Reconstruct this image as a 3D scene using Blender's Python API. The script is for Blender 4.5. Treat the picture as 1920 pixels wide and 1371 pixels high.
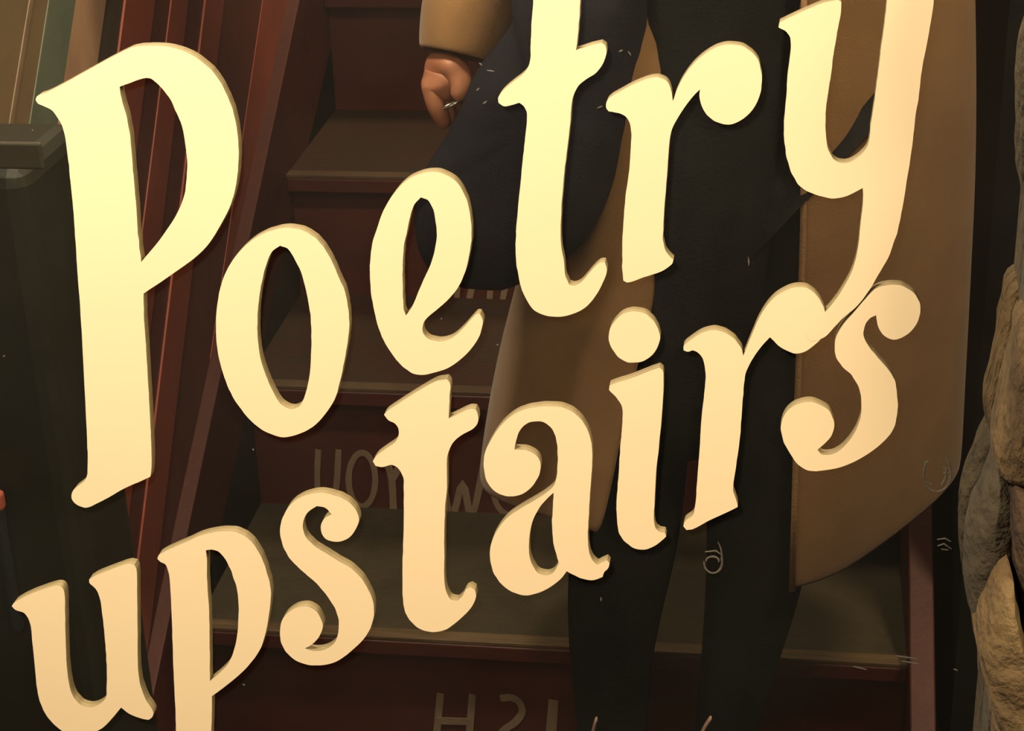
import bpy, bmesh, math, random
from mathutils import Vector, Matrix, noise

random.seed(7)
for o in list(bpy.data.objects):
    bpy.data.objects.remove(o)
SC = bpy.context.scene
COL = SC.collection

# ------------------------------------------------------------------ camera
CAM_D, CAM_H, FPX = 0.84, 1.50, 3500.0
PITCH, YAW, ROLL = (math.radians(a) for a in (25.0, 9.0, -2.0))
FW = Vector((-math.sin(YAW) * math.cos(PITCH), math.cos(YAW) * math.cos(PITCH), -math.sin(PITCH)))
R0 = Vector((math.cos(YAW), math.sin(YAW), 0))
U0 = R0.cross(FW)
RT = R0 * math.cos(ROLL) + U0 * math.sin(ROLL)
UP = U0 * math.cos(ROLL) - R0 * math.sin(ROLL)
CAMP = Vector((0, -CAM_D, CAM_H))
cd = bpy.data.cameras.new('camera')
cam = bpy.data.objects.new('camera', cd)
COL.objects.link(cam)
M = Matrix((RT, UP, -FW)).transposed().to_4x4()
M.translation = CAMP
cam.matrix_world = M
cd.sensor_fit = 'HORIZONTAL'
cd.sensor_width = 36
cd.lens = FPX / 1920 * 36
cd.clip_start = 0.01
SC.camera = cam

# ------------------------------------------------------------------ light and exposure
w = bpy.data.worlds.new('world')
SC.world = w
w.use_nodes = True
w.node_tree.nodes['Background'].inputs[0].default_value = (1.0, 0.78, 0.5, 1)
w.node_tree.nodes['Background'].inputs[1].default_value = 0.02


def area(name, loc, target, size, power, color):
    l = bpy.data.lights.new(name, 'AREA')
    l.shape = 'DISK'
    l.size = size
    l.energy = power
    l.color = color
    o = bpy.data.objects.new(name, l)
    COL.objects.link(o)
    o.location = loc
    o.rotation_euler = (Vector(target) - Vector(loc)).to_track_quat('-Z', 'Y').to_euler()
    return o


area('lamp_above_left', (-0.55, -0.60, 2.00), (-0.15, 0.0, 1.1), 0.20, 24.5, (1.0, 0.86, 0.68))
area('fill_right', (0.78, -0.50, 2.15), (-0.2, -0.5, 0.9), 0.3, 20, (1.0, 0.80, 0.56))  # added fill for the coat front and the letters' right sides
area('lamp_stairwell', (-0.5, -2.3, 2.7), (-0.3, -2.3, 0.5), 0.5, 16, (1.0, 0.8, 0.52))
SC.view_settings.view_transform = 'Standard'
SC.view_settings.look = 'None'
SC.view_settings.gamma = 1
SC.view_settings.use_curve_mapping = False
SC.view_settings.exposure = 0.0


# ------------------------------------------------------------------ helpers
def ray(px, py):
    return FW + RT * ((px - 960) / FPX) - UP * ((py - 685.5) / FPX)


def hit(px, py, ax, val):
    d = ray(px, py)
    return CAMP + d * ((val - CAMP[ax]) / d[ax])


def RV(px, py, V):
    """point in front of the mirror whose reflection is seen at px,py, V metres from the glass"""
    h = hit(px, py, 1, V)
    return Vector((h.x, -V, h.z))


def RX(px, py, X):
    h = hit(px, py, 0, X)
    return Vector((X, -h.y, h.z))


def S2L(c):
    return tuple(((v / 255) / 12.92 if v / 255 <= 0.04045 else ((v / 255 + 0.055) / 1.055) ** 2.4) for v in c)


def mat(name, col, col2=None, rough=0.6, scale=8.0, bump=0.0, bscale=60.0, metal=0.0, spec=0.4, stretch=None, detail=5.0, sheen=0.0):
    m = bpy.data.materials.new(name)
    m.use_nodes = True
    nt = m.node_tree
    b = nt.nodes['Principled BSDF']
    b.inputs['Roughness'].default_value = rough
    b.inputs['Metallic'].default_value = metal
    b.inputs['Specular IOR Level'].default_value = spec
    b.inputs['Sheen Weight'].default_value = sheen
    tc = nt.nodes.new('ShaderNodeTexCoord')
    mp = nt.nodes.new('ShaderNodeMapping')
    if stretch:
        mp.inputs['Scale'].default_value = stretch
    nt.links.new(tc.outputs['Object'], mp.inputs[0])
    n = nt.nodes.new('ShaderNodeTexNoise')
    n.inputs['Scale'].default_value = scale
    n.inputs['Detail'].default_value = detail
    nt.links.new(mp.outputs[0], n.inputs['Vector'])
    r = nt.nodes.new('ShaderNodeValToRGB')
    r.color_ramp.elements[0].position = 0.32
    r.color_ramp.elements[1].position = 0.68
    c2 = col2 or tuple(v * 0.8 for v in col)
    r.color_ramp.elements[0].color = (*c2, 1)
    r.color_ramp.elements[1].color = (*col, 1)
    nt.links.new(n.outputs['Fac'], r.inputs[0])
    nt.links.new(r.outputs[0], b.inputs['Base Color'])
    if bump:
        n2 = nt.nodes.new('ShaderNodeTexNoise')
        n2.inputs['Scale'].default_value = bscale
        n2.inputs['Detail'].default_value = 6
        nt.links.new(mp.outputs[0], n2.inputs['Vector'])
        bp = nt.nodes.new('ShaderNodeBump')
        bp.inputs['Strength'].default_value = bump
        bp.inputs['Distance'].default_value = 0.01
        nt.links.new(n2.outputs['Fac'], bp.inputs['Height'])
        nt.links.new(bp.outputs[0], b.inputs['Normal'])
    return m


def mirror_mat():
    m = bpy.data.materials.new('mirror_silver')
    m.use_nodes = True
    nt = m.node_tree
    nt.nodes.remove(nt.nodes['Principled BSDF'])
    out = nt.nodes['Material Output']
    g = nt.nodes.new('ShaderNodeBsdfGlossy')
    g.inputs['Roughness'].default_value = 0.0
    g.inputs['Color'].default_value = (0.80, 0.77, 0.68, 1)
    d = nt.nodes.new('ShaderNodeBsdfDiffuse')
    d.inputs['Color'].default_value = (0.5, 0.48, 0.42, 1)
    tc = nt.nodes.new('ShaderNodeTexCoord')
    n = nt.nodes.new('ShaderNodeTexNoise')
    n.inputs['Scale'].default_value = 9
    n.inputs['Detail'].default_value = 6
    nt.links.new(tc.outputs['Object'], n.inputs['Vector'])
    mr = nt.nodes.new('ShaderNodeMapRange')
    mr.inputs['From Min'].default_value = 0.3
    mr.inputs['From Max'].default_value = 0.8
    mr.inputs['To Min'].default_value = 0.009
    mr.inputs['To Max'].default_value = 0.020
    nt.links.new(n.outputs['Fac'], mr.inputs['Value'])
    mx = nt.nodes.new('ShaderNodeMixShader')
    nt.links.new(mr.outputs[0], mx.inputs[0])
    nt.links.new(g.outputs[0], mx.inputs[1])
    nt.links.new(d.outputs[0], mx.inputs[2])
    nt.links.new(mx.outputs[0], out.inputs[0])
    return m


MT = {
    'cream': mat('cream_gold_paint', (0.88, 0.70, 0.425), (0.87, 0.685, 0.415), 0.6, 6, spec=0.15),
    'ochre': mat('letter_ghost_edge', (0.27, 0.215, 0.11), (0.24, 0.19, 0.095), 0.6, 90, spec=0.2),  # side colour stands in for the letters' ghost in the mirror
    'mirror': mirror_mat(),
    'black': mat('black_painted_wood', (0.0138, 0.0138, 0.01242), (0.00828, 0.00828, 0.00759), 0.5, 12),
    'wallplaster': mat('dark_plaster', (0.0414, 0.0345, 0.0276), (0.0276, 0.02346, 0.01932), 0.8, 5, 0.2),
    'floor': mat('dark_floor', (0.0483, 0.0345, 0.02415), (0.0276, 0.0207, 0.0138), 0.6, 7, 0.1),
    'red': mat('red_painted_riser', (0.1035, 0.02346, 0.01518), (0.07935, 0.01794, 0.01242), 0.5, 9, 0.08, 50, stretch=(1, 1, 2)),
    'redbright': mat('red_painted_board', (0.4714, 0.1177, 0.07062), (0.3665, 0.09419, 0.0612), 0.45, 10, 0.06, 50),
    'reddark': mat('dark_red_board', (0.1966, 0.05653, 0.0424), (0.1475, 0.0424, 0.03179), 0.5, 10, 0.06, 50),
    'tread': mat('worn_olive_tread', (0.06745, 0.05078, 0.0238), (0.04364, 0.03333, 0.01666), 0.7, 12, 0.2, 80),
    'treadred': mat('worn_red_tread', (0.0621, 0.0207, 0.01242), (0.0414, 0.03105, 0.01656), 0.6, 5, 0.1, 60, stretch=(1, 2, 1)),
    'nosingworn': mat('part_worn_nosing', (0.0552, 0.01932, 0.01214), (0.1546, 0.1049, 0.06072), 0.6, 7, 0.1, 60, stretch=(1, 0.3, 0.3)),
    'nosing': mat('worn_nosing', (0.1739, 0.1159, 0.05796), (0.0966, 0.05796, 0.02898), 0.6, 30, 0.2, 120, stretch=(0.3, 3, 3)),
    'chalk': mat('riser_lettering_paint', (0.3226, 0.2346, 0.1584), (0.2698, 0.1935, 0.129), 0.7, 60),
    'tan': mat('tan_wood', (0.5428, 0.3405, 0.2095), (0.392, 0.232, 0.1524), 0.5, 8, 0.05, stretch=(2, 2, 1)),
    'teal': mat('teal_paint', (0.1449, 0.1725, 0.1242), (0.1035, 0.1311, 0.09936), 0.5, 18, 0.05),
    'olive': mat('olive_wall_board', (0.207, 0.1449, 0.07245), (0.1656, 0.1138, 0.0621), 0.6, 10, 0.05),
    'umber': mat('umber_board', (0.1035, 0.07762, 0.04968), (0.07762, 0.05796, 0.03974), 0.6, 10, 0.05),
    'pale': mat('pale_edge', (0.2484, 0.1766, 0.1104), (0.1987, 0.1435, 0.08832), 0.5, 40),
    'cab': mat('dark_cabinet', (0.02415, 0.02346, 0.01518), (0.01518, 0.01518, 0.01035), 0.5, 6, 0.06),
    'cabpatch': mat('grey_patch', (0.05865, 0.05175, 0.0345), (0.0483, 0.0414, 0.0276), 0.7, 12),
    'blue': mat('dark_blue_cloth', (0.00966, 0.01518, 0.01932), (0.0069, 0.01104, 0.0138), 0.8, 20),
    'camel': mat('camel_wool', (0.2677, 0.1505, 0.06358), (0.2209, 0.1238, 0.05354), 0.95, 14, 0.12, 500, spec=0.1, sheen=0.2),
    'camellite': mat('camel_wool_edge', (0.3243, 0.1932, 0.0966), (0.2898, 0.1725, 0.0828), 0.95, 20, 0.3, 500, spec=0.1),
    'blackcloth': mat('black_cloth', (0.01076, 0.01076, 0.009867), (0.006279, 0.006279, 0.006279), 0.9, 30, 0.2, 300, spec=0.15),
    'navy': mat('navy_canvas', (0.0149, 0.01408, 0.02153), (0.009936, 0.009108, 0.0149), 0.85, 14, 0.15, 400, spec=0.15),
    'skin': mat('skin', (0.4064, 0.177, 0.09832), (0.3605, 0.1442, 0.07866), 0.5, 30, 0.05, 200),
    'hair': mat('brown_hair', (0.0345, 0.0207, 0.01242), (0.0207, 0.01242, 0.00828), 0.5, 60, 0.4, 90, stretch=(6, 6, 1)),
    'metal': mat('silver_metal', (0.8, 0.78, 0.72), (0.7, 0.68, 0.62), 0.25, 30, metal=1.0),
    'lace': mat('pale_lace', (0.3795, 0.2484, 0.1863), (0.3105, 0.207, 0.1518), 0.8, 60),
    'boot': mat('black_boot_leather', (0.01035, 0.00828, 0.0069), (0.00621, 0.00552, 0.00483), 0.35, 20, 0.1),
    'eye': mat('eye_white', (0.8, 0.78, 0.75), (0.78, 0.75, 0.72), 0.2, 10),
    'lip': mat('lip', (0.5, 0.17, 0.12), (0.45, 0.15, 0.11), 0.5, 20),
    'speck': mat('dried_paint_speck', (0.11, 0.099, 0.077), (0.0715, 0.06325, 0.0495), 0.8, 200),
    'smear': mat('adhesive_smear', (0.102, 0.08432, 0.05712), (0.068, 0.05712, 0.0408), 0.8, 200),
    'mortar': mat('grey_mortar', (0.08, 0.06, 0.035), (0.045, 0.035, 0.02), 0.95, 25, 0.6, 80),
    'stone_pale': mat('pale_ochre_stone', (0.1613, 0.1053, 0.04032), (0.112, 0.0672, 0.02464), 0.9, 26, 0.9, 70, detail=12.0),
    'stone_tan': mat('tan_stone', (0.1275, 0.08063, 0.03), (0.06375, 0.0375, 0.015), 0.9, 30, 1.0, 80, detail=12.0, stretch=(1.6, 1.6, 0.7)),
    'stone_grey': mat('grey_brown_stone', (0.06528, 0.048, 0.02381), (0.04224, 0.03072, 0.01613), 0.9, 26, 0.8, 80, detail=12.0),
    'stone_brown': mat('brown_stone', (0.0768, 0.04224, 0.01632), (0.0408, 0.02208, 0.0096), 0.9, 34, 1.0, 70, detail=12.0),
}


def tag(o, label=None, cat=None, group=None, kind=None):
    if label: o['label'] = label
    if cat: o['category'] = cat
    if group: o['group'] = group
    if kind: o['kind'] = kind
    return o


def mesh_obj(name, verts, faces, m, parent=None, smooth=False, loc=None):
    me = bpy.data.meshes.new(name)
    me.from_pydata([tuple(v) for v in verts], [], faces)
    me.update()
    bm = bmesh.new()
    bm.from_mesh(me)
    bmesh.ops.recalc_face_normals(bm, faces=bm.faces)
    bm.to_mesh(me)
    bm.free()
    for mm in (m if isinstance(m, (list, tuple)) else [m]):
        me.materials.append(mm)
    if smooth:
        for p in me.polygons:
            p.use_smooth = True
    o = bpy.data.objects.new(name, me)
    COL.objects.link(o)
    if parent is not None:
        o.parent = parent
        bpy.context.view_layer.update()
        o.matrix_parent_inverse = parent.matrix_world.inverted()
    return o


def empty(name, loc):
    o = bpy.data.objects.new(name, None)
    o.location = loc
    o.empty_display_size = 0.05
    COL.objects.link(o)
    return o


def box_vf(x0, x1, y0, y1, z0, z1):
    v = [(x, y, z) for x in (x0, x1) for y in (y0, y1) for z in (z0, z1)]
    f = [(0, 1, 3, 2), (4, 6, 7, 5), (0, 4, 5, 1), (2, 3, 7, 6), (0, 2, 6, 4), (1, 5, 7, 3)]
    return v, f


def box(name, x0, x1, y0, y1, z0, z1, m, parent=None, bev=0.0):
    v, f = box_vf(min(x0, x1), max(x0, x1), min(y0, y1), max(y0, y1), min(z0, z1), max(z0, z1))
    o = mesh_obj(name, v, f, m, parent)
    if bev:
        b = o.modifiers.new('bevel', 'BEVEL')
        b.width = bev
        b.segments = 3
    return o


def prism(name, pts, vec, m, parent=None, bev=0.0):
    """flat polygon pts swept along vec"""
    n = len(pts)
    v = [Vector(p) for p in pts] + [Vector(p) + Vector(vec) for p in pts]
    f = [tuple(range(n)), tuple(range(2 * n - 1, n - 1, -1))] + [(i, (i + 1) % n, n + (i + 1) % n, n + i) for i in range(n)]
    o = mesh_obj(name, v, f, m, parent)
    if bev:
        b = o.modifiers.new('bevel', 'BEVEL')
        b.width = bev
        b.segments = 2
    return o


def smooth_path(P, sub=5, corner=48):
    """closed Catmull-Rom through P; sharp turns stay corners"""
    n = len(P)
    P = [Vector(p) for p in P]
    isc = []
    for i in range(n):
        a, b, c = P[i - 1], P[i], P[(i + 1) % n]
        u, v = b - a, c - b
        if u.length < 1e-6 or v.length < 1e-6:
            isc.append(True)
            continue
        isc.append(abs(math.degrees(u.angle(v))) > corner)
    out = []
    for i in range(n):
        p0, p1, p2, p3 = P[i - 1], P[i], P[(i + 1) % n], P[(i + 2) % n]
        if isc[i]: p0 = p1 + (p1 - p2) * 0.5
        if isc[(i + 1) % n]: p3 = p2 + (p2 - p1) * 0.5
        l1, l0, l2 = (p2 - p1).length, (p1 - p0).length, (p3 - p2).length
        m1 = (p2 - p0) / (l0 + l1 + 1e-9) * l1
        m2 = (p3 - p1) / (l1 + l2 + 1e-9) * l1
        if isc[i]: m1 = (p2 - p1)
        if isc[(i + 1) % n]: m2 = (p2 - p1)
        for k in range(sub):
            t = k / sub
            t2, t3 = t * t, t * t * t
            out.append(p1 * (2 * t3 - 3 * t2 + 1) + m1 * (t3 - 2 * t2 + t) + p2 * (-2 * t3 + 3 * t2) + m2 * (t3 - t2))
    return out


def rounded(P, it=1):
    return P


# ================================================================== structure
XL, XR = -1.75, 0.95
box('floor', XL - .1, XR + .1, -4.6, 0.1, -0.06, 0.0, MT['floor'])['kind'] = 'structure'
box('ceiling', XL - .1, XR + .1, -4.6, 0.1, 3.0, 3.06, MT['wallplaster'])['kind'] = 'structure'
box('wall_mirror', XL, XR, 0.012, 0.10, 0, 3.0, MT['wallplaster'])['kind'] = 'structure'
box('wall_left', XL - .1, XL, -4.6, 0.1, 0, 3.0, MT['wallplaster'])['kind'] = 'structure'
box('wall_far', XL, XR, -4.6, -4.5, 0, 3.0, MT['wallplaster'])['kind'] = 'structure'
box('wall_east', XR, XR + .1, -4.6, 0.1, 0, 3.0, MT['wallplaster'])['kind'] = 'structure'
# black boarded partition right of the stairs, seen in the mirror
part_ = box('wall_partition', 0.225, 0.27, -4.5, -1.13, 0, 3.0, MT['black'])
part_['kind'] = 'structure'

# ------------------------------------------------------------------ mirror
mir = empty('mirror', (-0.15, 0, 0.55))
tag(mir, 'tall dark wall mirror carrying cream lettering, reflecting red stairs and a coat', 'mirror')
glass = box('mirror_glass', -1.10, 0.42, 0.0, 0.008, 0.55, 2.0, MT['mirror'], mir)
for nm, a in (('frame_rail', (-1.14, 0.46, 0.51, 0.55)), ('frame_rail', (-1.14, 0.46, 2.0, 2.04)),
              ('frame_stile', (-1.14, -1.10, 0.55, 2.0)), ('frame_stile', (0.42, 0.46, 0.55, 2.0))):
    box(nm, a[0], a[1], -0.012, 0.011, a[2], a[3], MT['black'], mir, 0.003)

# ------------------------------------------------------------------ stone wall beside the mirror
sw = box('wall_right', 0.145, 0.42, -0.03, -0.0005, 0.0, 2.4, MT['mortar'])
sw['kind'] = 'structure'
# the mortar bed starts further right than the stones' faces
for v in sw.data.vertices:
    if v.co.x < 0.2:
        v.co.x = hit(1905, 685, 1, -0.01).x


def pillow(name, poly, to3, depthdir, p, m, parent, seed=0, rough=0.004, sub=4, N=72, rings=None, nfreq=22, back=True):
    P = smooth_path([Vector((a, b, 0)) for a, b in poly], sub, 60)
    # resample evenly
    L = [0.0]
    for i in range(len(P)):
        L.append(L[-1] + (P[(i + 1) % len(P)] - P[i]).length)
    pts = []
    for k in range(N):
        s = L[-1] * k / N
        i = max(j for j in range(len(P)) if L[j] <= s + 1e-9)
        t = (s - L[i]) / max(L[i + 1] - L[i], 1e-9)
        pts.append(P[i].lerp(P[(i + 1) % len(P)], t))
    c = sum(pts, Vector()) / N
    rings = rings or [(0.90, 0.0), (0.97, 0.18), (1.0, 0.4), (0.985, 0.6), (0.94, 0.76), (0.84, 0.89), (0.68, 0.96), (0.48, 1.0), (0.26, 1.02)]
    V, F = [], []
    dd = Vector(depthdir)
    for s, d in rings:
        for q in pts:
            w_ = c + (q - c) * s
            b = to3(w_.x, w_.y) + dd * (p * d)
            nz = noise.noise_vector(b * nfreq + Vector((seed, seed * 2, 0)))
            nz2 = noise.noise_vector(b * nfreq * 4 + Vector((seed, 0, seed)))
            b = b + nz * rough + nz2 * rough * 0.35
            V.append(b)
    R = len(rings)
    for r in range(R - 1):
        for k in range(N):
            k2 = (k + 1) % N
            F.append((r * N + k, r * N + k2, (r + 1) * N + k2, (r + 1) * N + k))
    ci = len(V)
    V.append(to3(c.x, c.y) + dd * p * rings[-1][1])
    for k in range(N):
        F.append(((R - 1) * N + k, (R - 1) * N + (k + 1) % N, ci))
    F.append(tuple(range(N - 1, -1, -1)))
    return mesh_obj(name, V, F, m, parent, smooth=True)


def stone_to3(px, py):
    return hit(px, py, 1, -0.004)


STONES = [
    ([(1905, 585), (1893, 640), (1880, 700), (1864, 765), (1857, 815), (1866, 850), (1882, 885), (2050, 930), (2200, 800), (2180, 600), (2000, 540)], .055, 'stone_tan'),
    ([(1868, 846), (1848, 895), (1832, 930), (1816, 965), (1809, 1010), (1807, 1080), (1812, 1130), (1826, 1158), (1850, 1160), (1885, 1100), (1905, 1000), (1900, 900)], .045, 'stone_grey'),
    ([(1882, 1018), (1862, 1030), (1845, 1065), (1832, 1105), (1827, 1155), (1836, 1215), (1846, 1265), (1856, 1310), (1860, 1400), (1870, 1520), (2000, 1560), (2090, 1370), (2010, 1210), (1930, 1160), (1907, 1105), (1893, 1055)], .085, 'stone_pale'),
    ([(1892, 880), (1888, 940), (1886, 1000), (1894, 1060), (1908, 1110), (1935, 1165), (2000, 1210), (2120, 1120), (2120, 930)], .070, 'stone_brown'),
    ([(1960, 60), (1935, 160), (1928, 300), (1935, 440), (1960, 560), (2150, 590), (2230, 300), (2150, 60)], .06, 'stone_grey'),
    ([(1990, -420), (1950, -300), (1940, -150), (1955, 40), (2100, 70), (2240, -100), (2200, -380)], .06, 'stone_brown'),
    ([(2000, -800), (1955, -700), (1950, -560), (1975, -430), (2150, -400), (2260, -600), (2180, -800)], .06, 'stone_tan'),
]
for i, (poly, p, mk) in enumerate(STONES):
    shift = hit(1850, 1000, 1, -0.4 * p) - hit(1850, 1000, 1, -0.004)
    # polygon is seen where the stone is widest, so lay it out at that distance from the glass
    def to3(px, py, p=p):
        h = hit(px, py, 1, -0.4 * p)
        return Vector((h.x, 0.002, h.z))
    o = pillow('stone', poly, to3, (0, -1, 0), p, MT[mk], sw, seed=i * 7.3, rough=0.0028, nfreq=26)
    sw_lbl = {0: 'tan rough stone', 1: 'grey-brown rounded stone', 2: 'pale ochre upright stone', 3: 'brown stone'}.get(i)
    if sw_lbl: o['label'] = sw_lbl

# ------------------------------------------------------------------ staircase (seen in the mirror)
V0, RISE, RUN = 1.097, 0.20, 0.30
SX0, SX1 = -0.73, 0.165
st = empty('staircase', (-0.28, -V0, 0))
tag(st, 'red wooden stairs with hand-painted riser lettering, reflected in the mirror', 'stairs')
NST = 9
risers = []
for i in range(NST):
    vf = V0 + RUN * i
    zt = RISE * (i + 1)
    risers.append(box('riser', SX0, SX1, -(vf + 0.028), -(vf + 0.05), RISE * i, zt - 0.028, MT['red'], st))
    t = box('tread', SX0, SX1, -(vf + 0.012), -(vf + RUN + 0.028), zt - 0.028, zt, MT['tread' if i == 0 else 'treadred'], st)
    n1 = box('nosing', SX0, SX1, -vf, -(vf + 0.014), zt - 0.026, zt - 0.004, MT['red'], st, 0.003)
    n2 = box('nosing_strip', SX0, SX1, -(vf + 0.001), -(vf + 0.022), zt - 0.004, zt + 0.0015, MT['nosing' if i == 0 else 'nosingworn'], st, 0.001)
box('carcass', SX0, SX1, -(V0 + RUN * NST), -(V0 + RUN * NST - .02), 0, RISE * NST - .03, MT['black'], st)


def incl(x0, x1, o0, o1, m, name, va=V0 - 0.12, vb=V0 + 2.7, parent=None):
    """board parallel to the pitch of the stairs between two heights above the nosing line"""
    k = RISE / RUN
    za, zb = RISE + (va - V0) * k, RISE + (vb - V0) * k
    pts = [(x0, -va, max(za + o0, 0)), (x0, -va, max(za + o1, 0.01)), (x0, -vb, zb + o1), (x0, -vb, zb + o0)]
    return prism(name, pts, (x1 - x0, 0, 0), m, parent, 0.002)


incl(SX1, SX1 + 0.03, -0.25, 0.035, MT['red'], 'stringer', parent=st)

# boards on the left side of the flight; each lies between two reflected lines
bands = [  # right-line(top x at y=0, bottom x at y=1371), left-line, material, proud
    ((549, 332), (543, 326), 'pale', 0.004),  # pale strip paints the highlight along the stringer's edge
    ((543, 326), (493, 293), 'redbright', 0.003),
    ((493, 293), (421, 260), 'reddark', 0.002),
    ((421, 260), (386, 222), 'redbright', 0.0045),
    ((386, 222), (354, 196), 'reddark', 0.002),
    ((354, 196), (322, 150), 'redbright', 0.0035),
    ((322, 150), (292, 122), 'reddark', 0.002),
    ((292, 122), (236, 60), 'redbright', 0.0035),
    ((236, 60), (200, 10), 'umber', 0.001),
    ((200, 10), (143, -60), 'tan', 0.003),
    ((143, -60), (92, -120), 'teal', 0.004),
    ((92, -120), (64, -160), 'olive', 0.003),
    ((64, -160), (56, -168), 'pale', 0.005),
    ((56, -168), (-160, -420), 'olive', 0.004),
]
sp = empty('stair_side_panel', (SX0 - 0.02, -V0, 0))
tag(sp, 'sloping red, tan and teal boards along the left of the reflected stairs', 'panelling')
for (t1, b1), (t0, b0), mk, pr in bands:
    XB = SX0 - 0.021 + pr
    def ln(t, b, y):
        return t + (b - t) * y / 1371
    q = [RX(ln(t1, b1, -500), -500, XB), RX(ln(t1, b1, 1500), 1500, XB), RX(ln(t0, b0, 1500), 1500, XB), RX(ln(t0, b0, -500), -500, XB)]
    bo = prism('board', q, (-0.02 - pr, 0, 0), MT[mk], sp, 0.0012)
    bm = bmesh.new()
    bm.from_mesh(bo.data)
    for co, no in (((0, -0.735, 0), (0, 1, 0)), ((0, 0, 0.001), (0, 0, -1)), ((0, 0, 2.98), (0, 0, 1))):
        r_ = bmesh.ops.bisect_plane(bm, geom=bm.verts[:] + bm.edges[:] + bm.faces[:], plane_co=co, plane_no=no, clear_outer=True)
        bmesh.ops.holes_fill(bm, edges=[e for e in bm.edges if e.is_boundary])
    bm.to_mesh(bo.data)
    bm.free()
# light wall behind the boards' upper edge
# dark stringer face under the pale edge
incl(SX0 - 0.02, SX0 + 0.0005, -0.3, 0.12, MT['red'], 'stringer', va=V0 - 0.33, parent=st)

# ------------------------------------------------------------------ lettering on the risers
RB = RUN * 1


def ribbon(name, strokes, wpx, V, m, parent, th=0.0012):
    """hand-painted strokes given in reflected pixels, laid on the plane V in front of the mirror"""
    VV, FF = [], []
    for si, s in enumerate(strokes):
        pts = [RV(a, b, V - 0.0004 * si) for a, b in s]
        if len(pts) > 2:
            dense = []
            for i in range(len(pts) - 1):
                p0 = pts[max(i - 1, 0)]; p1 = pts[i]; p2 = pts[i + 1]; p3 = pts[min(i + 2, len(pts) - 1)]
                for k in range(4):
                    t = k / 4
                    dense.append(0.5 * ((2 * p1) + (p2 - p0) * t + (2 * p0 - 5 * p1 + 4 * p2 - p3) * t * t + (3 * p1 - p0 - 3 * p2 + p3) * t ** 3))
            dense.append(pts[-1])
            pts = dense
        hw = (RV(s[0][0] + wpx, s[0][1], V) - RV(s[0][0], s[0][1], V)).length / 2
        base = len(VV)
        for i, p in enumerate(pts):
            a = pts[max(i - 1, 0)]; b = pts[min(i + 1, len(pts) - 1)]
            d = (b - a).normalized()
            nrm = Vector((d.z, 0, -d.x))
            wob = 1 + 0.12 * noise.noise(p * 60)
            for sy in (0, th):
                VV.append(p + nrm * hw * wob + Vector((0, sy, 0)))
                VV.append(p - nrm * hw * wob + Vector((0, sy, 0)))
        for i in range(len(pts) - 1):
            a = base + 4 * i
            b = a + 4
            FF += [(a, a + 1, b + 1, b), (a + 2, b + 2, b + 3, a + 3), (a, b, b + 2, a + 2), (a + 1, a + 3, b + 3, b + 1)]
        e = base + 4 * (len(pts) - 1)
        FF += [(base, base + 2, base + 3, base + 1), (e, e + 1, e + 3, e + 2)]
    return mesh_obj(name, VV, FF, m, parent)


def ell(cx, cy, rx, ry, a0=0, a1=360, n=18):
    return [(cx + rx * math.cos(math.radians(a0 + (a1 - a0) * i / n)), cy + ry * math.sin(math.radians(a0 + (a1 - a0) * i / n))) for i in range(n + 1)]


VA = V0 + 0.028 - 0.0002
ribbon('lettering', [[(826, 1300), (815, 1420)], [(886, 1302), (877, 1420)], [(820, 1351), (882, 1353)]], 14, VA, MT['chalk'], risers[0])
ribbon('lettering', [[(938, 1309), (960, 1308), (975, 1318), (979, 1335), (966, 1354), (944, 1370), (936, 1390), (946, 1410), (972, 1414)]], 14, VA, MT['chalk'], risers[0])
ribbon('lettering', [[(1038, 1312), (1030, 1420)]], 19, VA, MT['chalk'], risers[0])
ribbon('lettering', [[(1112, 1345), (1106, 1420)]], 16, VA, MT['chalk'], risers[0])
VB = VA + RUN
ribbon('lettering', [[(597, 843), (595, 900), (600, 935), (613, 950), (626, 935), (632, 900), (635, 843)]], 11, VB, MT['chalk'], risers[1])
ribbon('lettering', [ell(679, 899, 25, 50)], 11, VB, MT['chalk'], risers[1])
ribbon('lettering', [[(738, 958), (735, 900), (727, 872), (712, 850)], [(735, 900), (752, 868), (760, 848)]], 13, VB, MT['chalk'], risers[1])
ribbon('lettering', [[(822, 850), (846, 967), (868, 905), (885, 968), (912, 846)]], 13, VB, MT['chalk'], risers[1])
ribbon('lettering', [ell(957, 910, 33, 55)], 11, VB, MT['chalk'], risers[1])
VC = VA + RUN * 2
ribbon('lettering', [[(862, 500), (856, 562)], [(893, 500), (880, 561)], [(923, 500), (918, 560)], [(956, 500), (942, 563)]], 11, VC, MT['chalk'], risers[2])

# ------------------------------------------------------------------ dark cabinet (reflected, left)
cf = 0.58
cx1 = RV(168, 1150, cf).x
cz = RV(60, 222, cf + .14).z
cab = empty('cabinet', (cx1 - 0.25, -cf, 0))
tag(cab, 'dark cabinet with rounded top corner standing left of the reflected stairs', 'cabinet')
box('cabinet_body', cx1 - 0.5, cx1, -cf, -(cf + 0.14), 0.0, cz, MT['cab'], cab, 0.018)
pa, pb = RV(-40, 265, cf), RV(84, 318, cf)
box('lit_top_patch', pa.x, pb.x, -cf + 0.002, -cf - 0.003, pb.z, pa.z, MT['cabpatch'], cab, 0.004)  # grey patch on the front imitates the cabinet's lit top
pa, pb = RV(-120, 330, cf), RV(48, 1180, cf)
box('door', pa.x, pb.x, -cf + 0.012, -cf - 0.003, pb.z, pa.z, MT['blue'], cab, 0.006)
pa, pb = RV(-30, 902, cf), RV(24, 938, cf)
box('handle', pa.x, pb.x, -cf + 0.024, -cf + 0.012, pb.z, pa.z, MT['redbright'], cab, 0.004)
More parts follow.
